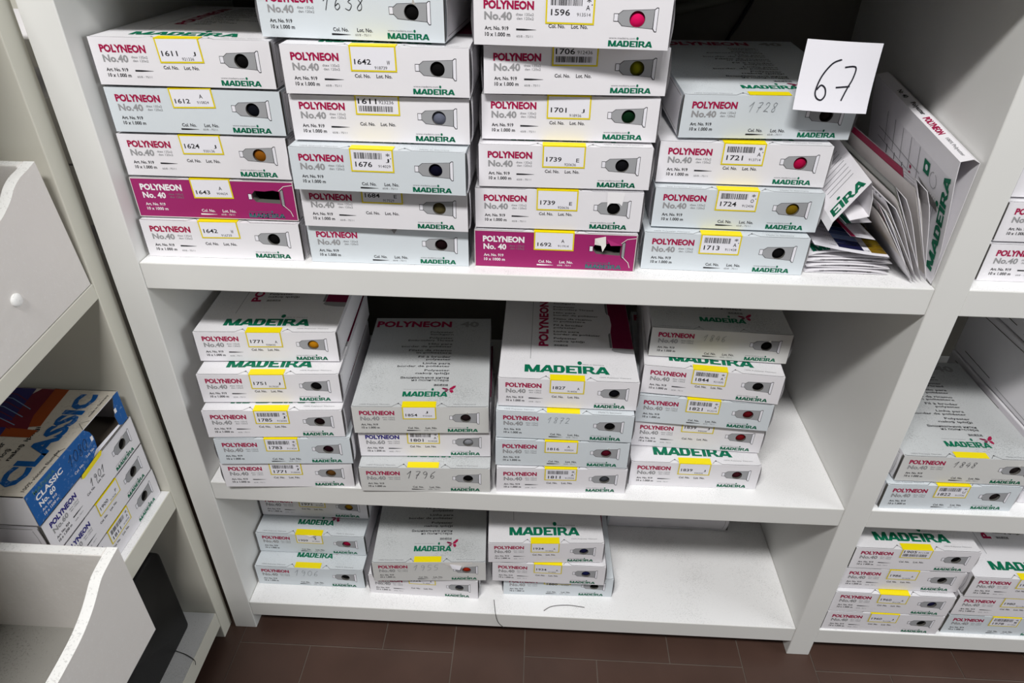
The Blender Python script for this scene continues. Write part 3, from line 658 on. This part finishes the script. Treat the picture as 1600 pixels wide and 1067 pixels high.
M_GRID = mat('grey printed carton board', (178, 181, 174), .6, .2)
leaners = [((.936, .909), (.992, .7790), .011, 'red', 'white flattened carton with crimson band, leaning against the open carton'),
           ((.917, .898), (.9865, .7782), .0075, 'grid', 'flattened carton with pale printed grid, leaning second from the open carton'),
           ((.9085, .884), (.9815, .7774), .0075, 'spots', 'flattened carton with dotted black fold line, leaning third from the open carton'),
           ((.901, .881), (.9765, .7766), .0038, 'plain', 'outermost leaning flattened carton, with red inner edge')]
for (tp_, bt, w, kind, lab) in leaners:
    mb = MB(); pr = lens(tp_, bt, w); sk = (-.006, .012)
    sleeve(mb, pr, Y0+.004, .256, M_WHITE, skew=sk)
    mid = lens((tp_[0]+.004, tp_[1]-.012), (bt[0]-.0035, bt[1]+.008), w*.35); sleeve(mb, mid, Y0+.007, .25, M_EDGE, skew=sk)
    def LF(u_, v_, o_=0.0):    # u down from the top fold, v back
        k = u_*.001/math.hypot(bt[0]-tp_[0], bt[1]-tp_[1]); nx = (tp_[1]-bt[1]); nz = bt[0]-tp_[0]; l = math.hypot(nx, nz); f = v_/250
        bow = -.0006
        return (tp_[0]+(bt[0]-tp_[0])*k+sk[0]*f+nx/l*bow, Y0+.004+v_*.001, tp_[1]+(bt[1]-tp_[1])*k+sk[1]*f+nz/l*bow)
    if kind == 'red':
        rect(mb, LF, 1, 34, 22, 248, P_RED)
        for k in range(16): stroke(mb, LF, [(2, 40+k*13), (21, 40+k*13)], .5, P_MAROON, .1)
        for k in range(5): stroke(mb, LF, [(3+k*4, 4), (3+k*4, 30)], .5, P_LGREY)
    elif kind == 'grid':
        rect(mb, LF, .5, 2, 40, 248, M_GRID)
        for k in range(26): stroke(mb, LF, [(2, 6+k*9.4), (38, 6+k*9.4)], .5, P_GREY, .1)
        for k in range(7): stroke(mb, LF, [(3+k*5, 6), (3+k*5, 244)], .5, P_GREEN if k == 3 else P_GREY, .1)
    elif kind == 'spots':
        for k in range(22): rect(mb, LF, 2.5, 12+k*11, 4.5, 18+k*11, P_BLACK)
    else: stroke(mb, LF, [(3, 1), (30, 1)], 1.5, P_RED)
    o = mb.build('flattened_carton'); tag(o, lab, 'carton', GF)
# folded carton like a tent
mb = MB(); ten = [(.8555, .842), (.8575, .853), (.888, .9035), (.8945, .884), (.897, .862), (.876, .8565)]
sleeve(mb, ten, .012, .2, M_WHITE, closed=False, skew=(.003, .02))
def TF(u_, v_, o_=0.0):
    k = u_/60.0; f = v_/188; return (.8575+(.888-.8575)*k-.0007+.003*f, .012+v_*.001, .853+(.9035-.853)*k+.0006+.02*f)
mpx = lambda a, b, c=0.0: TF(a, 3+b, c)
for p in WM:
    q_ = [(4+(a-4.36)*11.0, 2+b*15) for a, b in p]
    if min(x for x, _ in q_) >= 0 and p[0][0] >= 4.36: poly(mb, mpx, q_, P_GREEN)
poly(mb, mpx, circ(4+1.49*11, 23, 2.6, 12), P_GREEN)
for k in range(12): stroke(mb, TF, [(12, 40+k*9), (50, 40+k*9)], 1.0, P_LGREY)
o = mb.build('folded_carton'); tag(o, 'white carton folded like a tent with green letters, above colour card', 'carton', GF)
mb = MB(); sleeve(mb, [(.882, .844), (.912, .8465), (.912, .8472), (.882, .8447)], .03, .15, P_STK)
mb.quad((.8818, .0298, .8452), (.888, .0298, .8457), (.886, .12, .8459), (.880, .12, .8454), P_GREEN)
o = mb.build('paper_sheet'); tag(o, 'white sheet with green edge inside the tent-folded carton', 'paper')
mb = MB(); sleeve(mb, [(.895, .8255), (.926, .8215), (.926, .8222), (.895, .8262)], .035, .16, P_STK)
mb.quad((.8945, .0348, .8268), (.901, .0348, .8259), (.897, .14, .8264), (.8905, .14, .8273), P_RED)
o = mb.build('paper_sheet'); tag(o, 'white sheet with red ticks between colour card and leaning cartons', 'paper')
# colour card with thread stripes
mb = MB()
def CF(u_, v_, o_=0.0):   # u across (mm), v back (mm)
    return (.856+u_*.001, .040+v_*.001-u_*.00018, .8115-.006*math.sin(PI*min(max(u_, 0), 98)/150)-.001*(u_/98)+v_*.00006+.0004+o_*.001)
for i in range(10):
    a, b = i*8.8, (i+1)*8.8; mb.quad(CF(a, 0, -.7), CF(b, 0, -.7), CF(b, 180, -.7), CF(a, 180, -.7), P_STK); mb.quad(CF(a, 0, -.4), CF(b, 0, -.4), CF(b, 180, -.4), CF(a, 180, -.4), P_STK); mb.quad(CF(a, 0, -.7), CF(b, 0, -.7), CF(b, 0, -.4), CF(a, 0, -.4), P_STK)
BL = [(20, 22, 60), (38, 48, 96), (150, 172, 214), (110, 134, 186), (60, 84, 150), (24, 30, 84), (34, 40, 96), (16, 18, 48), (44, 60, 120), (20, 24, 70)]
YL = [(120, 94, 14), (150, 122, 20), (166, 140, 30), (140, 108, 10), (100, 84, 24), (120, 100, 30), (90, 70, 20), (150, 120, 40)]
for i, c in enumerate(BL): rect(mb, CF, 32, 8+i*12, 62, 19+i*12, mat('card blue %d' % i, c, .45, .4))
for i, c in enumerate(YL): rect(mb, CF, 70, 6+i*12, 87.5, 17.4+i*12, mat('card yellow %d' % i, c, .45, .4))
for i in range(9): text(mb, CF, '%d' % (1660+i*7), 22, 10+i*12, 30, 13+i*12, P_LGREY); text(mb, CF, '%d' % (1700+i*7), 63, 8+i*12, 69, 11+i*12, P_LGREY)
o = mb.build('colour_card'); tag(o, 'thread colour card with blue and mustard stripes lying on flat cartons', 'card')
# pile lying flat
for i in range(4):
    mb = MB(); dz = Z1+.001+i*.0062; x0, x1 = .8505+.002*(i % 2), .956+.002*(i % 3)
    n = 10; bo = [(x0+(x1-x0)*k/n, dz) for k in range(n+1)]; to = [(x0+(x1-x0)*k/n, dz+(.0052+(.003 if i == 3 else 0))*math.sin(PI*k/n)**.6) for k in range(n-1, 0, -1)]
    sleeve(mb, bo+to, .034+.003*i, .26, M_WHITE, skew=(.004, 0))
    if i == 3:
        PF = lambda a, b, c=0.0: (x0+.004+a*.001, .046+b*.001, dz+.0085*math.sin(PI*min(max((a+4)/106, 0), 1))**.6+.0004)
        wordmark(mb, PF, 4, 2, 96, 24, P_GREEN)
    else:
        for k in range(3): text(mb, lambda a, b, c=0.0: (x0+a*.001, .0335+.003*i, dz+.002+b*.001), '1%d%d' % (i, k+3), 18+k*30, 0, 23+k*30, 2, P_BLACK)
    o = mb.build('flattened_carton'); tag(o, ['bottom flattened carton of the pile lying on the upper shelf', 'second from bottom flattened carton lying in the pile', 'third from bottom flattened carton lying in the pile', 'topmost flat carton of the pile, green lettering, under the colour card'][i], 'carton', GF)
# numbered note
mb = MB(); NX, NZ = 10, 10
def NF(u_, v_, o_=0.0):
    a, b = u_/84, v_/72
    return ((u_-42)*.001, -.003*math.sin(PI*min(max(a, 0), 1))-.004*(1-b)**3-o_*.001+.008*b, v_*.001)
for j in range(NZ):
    for i in range(NX):
        f = lambda p, q2: NF(84*p/NX, 72*q2/NZ)
        mb.add([f(i, j), f(i+1, j), f(i+1, j+1), f(i, j+1)], [(0, 1, 2, 3)], P_STK, True)
for stt in ([(41, 53), (40, 53.5), (32, 49), (24, 36), (20.6, 21), (23, 14), (28.5, 12), (32, 17), (30.5, 24), (25.5, 27), (21.5, 22)], [(47, 46.5), (59, 47.2), (59, 36), (55, 25), (51, 12.5)], [(42, 25.6), (57.5, 27.5)]):
    stroke(mb, NF, smooth(stt, 6), 1.7, P_MARK, .35)
o = mb.build('paper_note'); o.location = (.8315, .047, .973); o.rotation_euler = (0, math.radians(2.5), math.radians(2.4)); tag(o, 'square white paper note with handwritten 67 stuck on the box front', 'note')
# ---------------------------------------------------------------- things behind
o = None
mb = MB(); mb.tube(smooth([(.838, .438, 1.112), (.833, .437, 1.055), (.818, .437, 1.015), (.802, .436, .985), (.792, .436, .95), (.786, .436, .80)], 6), .0032, P_BLACK)
o = mb.build('cable'); tag(o, 'thin black cable hanging down the back of the upper shelf', 'cable')
mb = MB(); mb.tube([(.60, .425, .997), (.711, .425, 1.0265), (.86, .425, 1.064)], .008, mat('grey conduit', (120, 118, 110), .6, .2), 12)
o = mb.build('conduit'); tag(o, 'grey conduit crossing the dark back of the upper shelf', 'pipe')
for i, (z0, z1) in enumerate(((.50, .733), (.776, .861), (.864, .95), (.986, 1.0185))):
    mb = MB(); mb.box((-.35, .106, z0), (-.115, .35, z1), M_WHITE); o = mb.build('storage_carton', None, .001)
    tag(o, 'plain white carton in the gap between both shelving units, %s' % ['lowest', 'second from bottom', 'third from bottom', 'topmost'][i], 'carton', 'cartons in the corner gap')
for x, y, z, h_, d_ in ((1.277, .03, Z2, .104, .28), (1.279, .03, Z2+.105, .104, .28), (1.281, .03, Z2+.21, .10, .28)):
    mb = MB(); mb.box((x, y, z+.0005), (x+.2, y+d_, z+h_), M_WHITE, M_WTOP)
    F = lambda u_, v_, o_=0.0: (x-.0004, y+u_*.001, z+v_*.001)
    stroke(mb, F, [(8, 8), (150, 10)], .8, P_GREY); stroke(mb, F, [(120, h_*1000-10), (260, h_*1000-12)], 1.2, M_GAP); stroke(mb, F, [(170, 14), (250, 15)], 1.4, M_GAP)
    o = mb.build('large_carton', None, .002); tag(o, 'tall white carton at the right frame edge, %s' % ('bottom of its stack' if z == Z2 else 'middle of its stack' if z < Z2+.2 else 'top of its stack'), 'carton', 'tall cartons in the right bay')
M_THR = mat('dark loose thread', (60, 58, 56), .8, .1)
for pts, lab in (([(.452, .03, Z3+.0008), (.457, -.001, Z3+.0008), (.462, -.0015, .055), (.472, -.0015, .041)], 'loose thread hanging over the bottom shelf edge'),
                 ([(.545, .012, Z3+.0008), (.56, .022, Z3+.0008), (.59, .026, Z3+.0008), (.62, .023, Z3+.0008)], 'loose thread lying on the bottom shelf before the third stack'),
                 ([(-.092, -.10, .0763), (-.07, -.106, .0763), (-.051, -.115, .0763), (-.048, -.12, .07)], 'loose thread on the lowest left shelf beside the black case')):
    mb = MB(); mb.tube(smooth(pts, 5), .0006, M_THR, 5); o = mb.build('loose_thread'); tag(o, lab, 'thread')
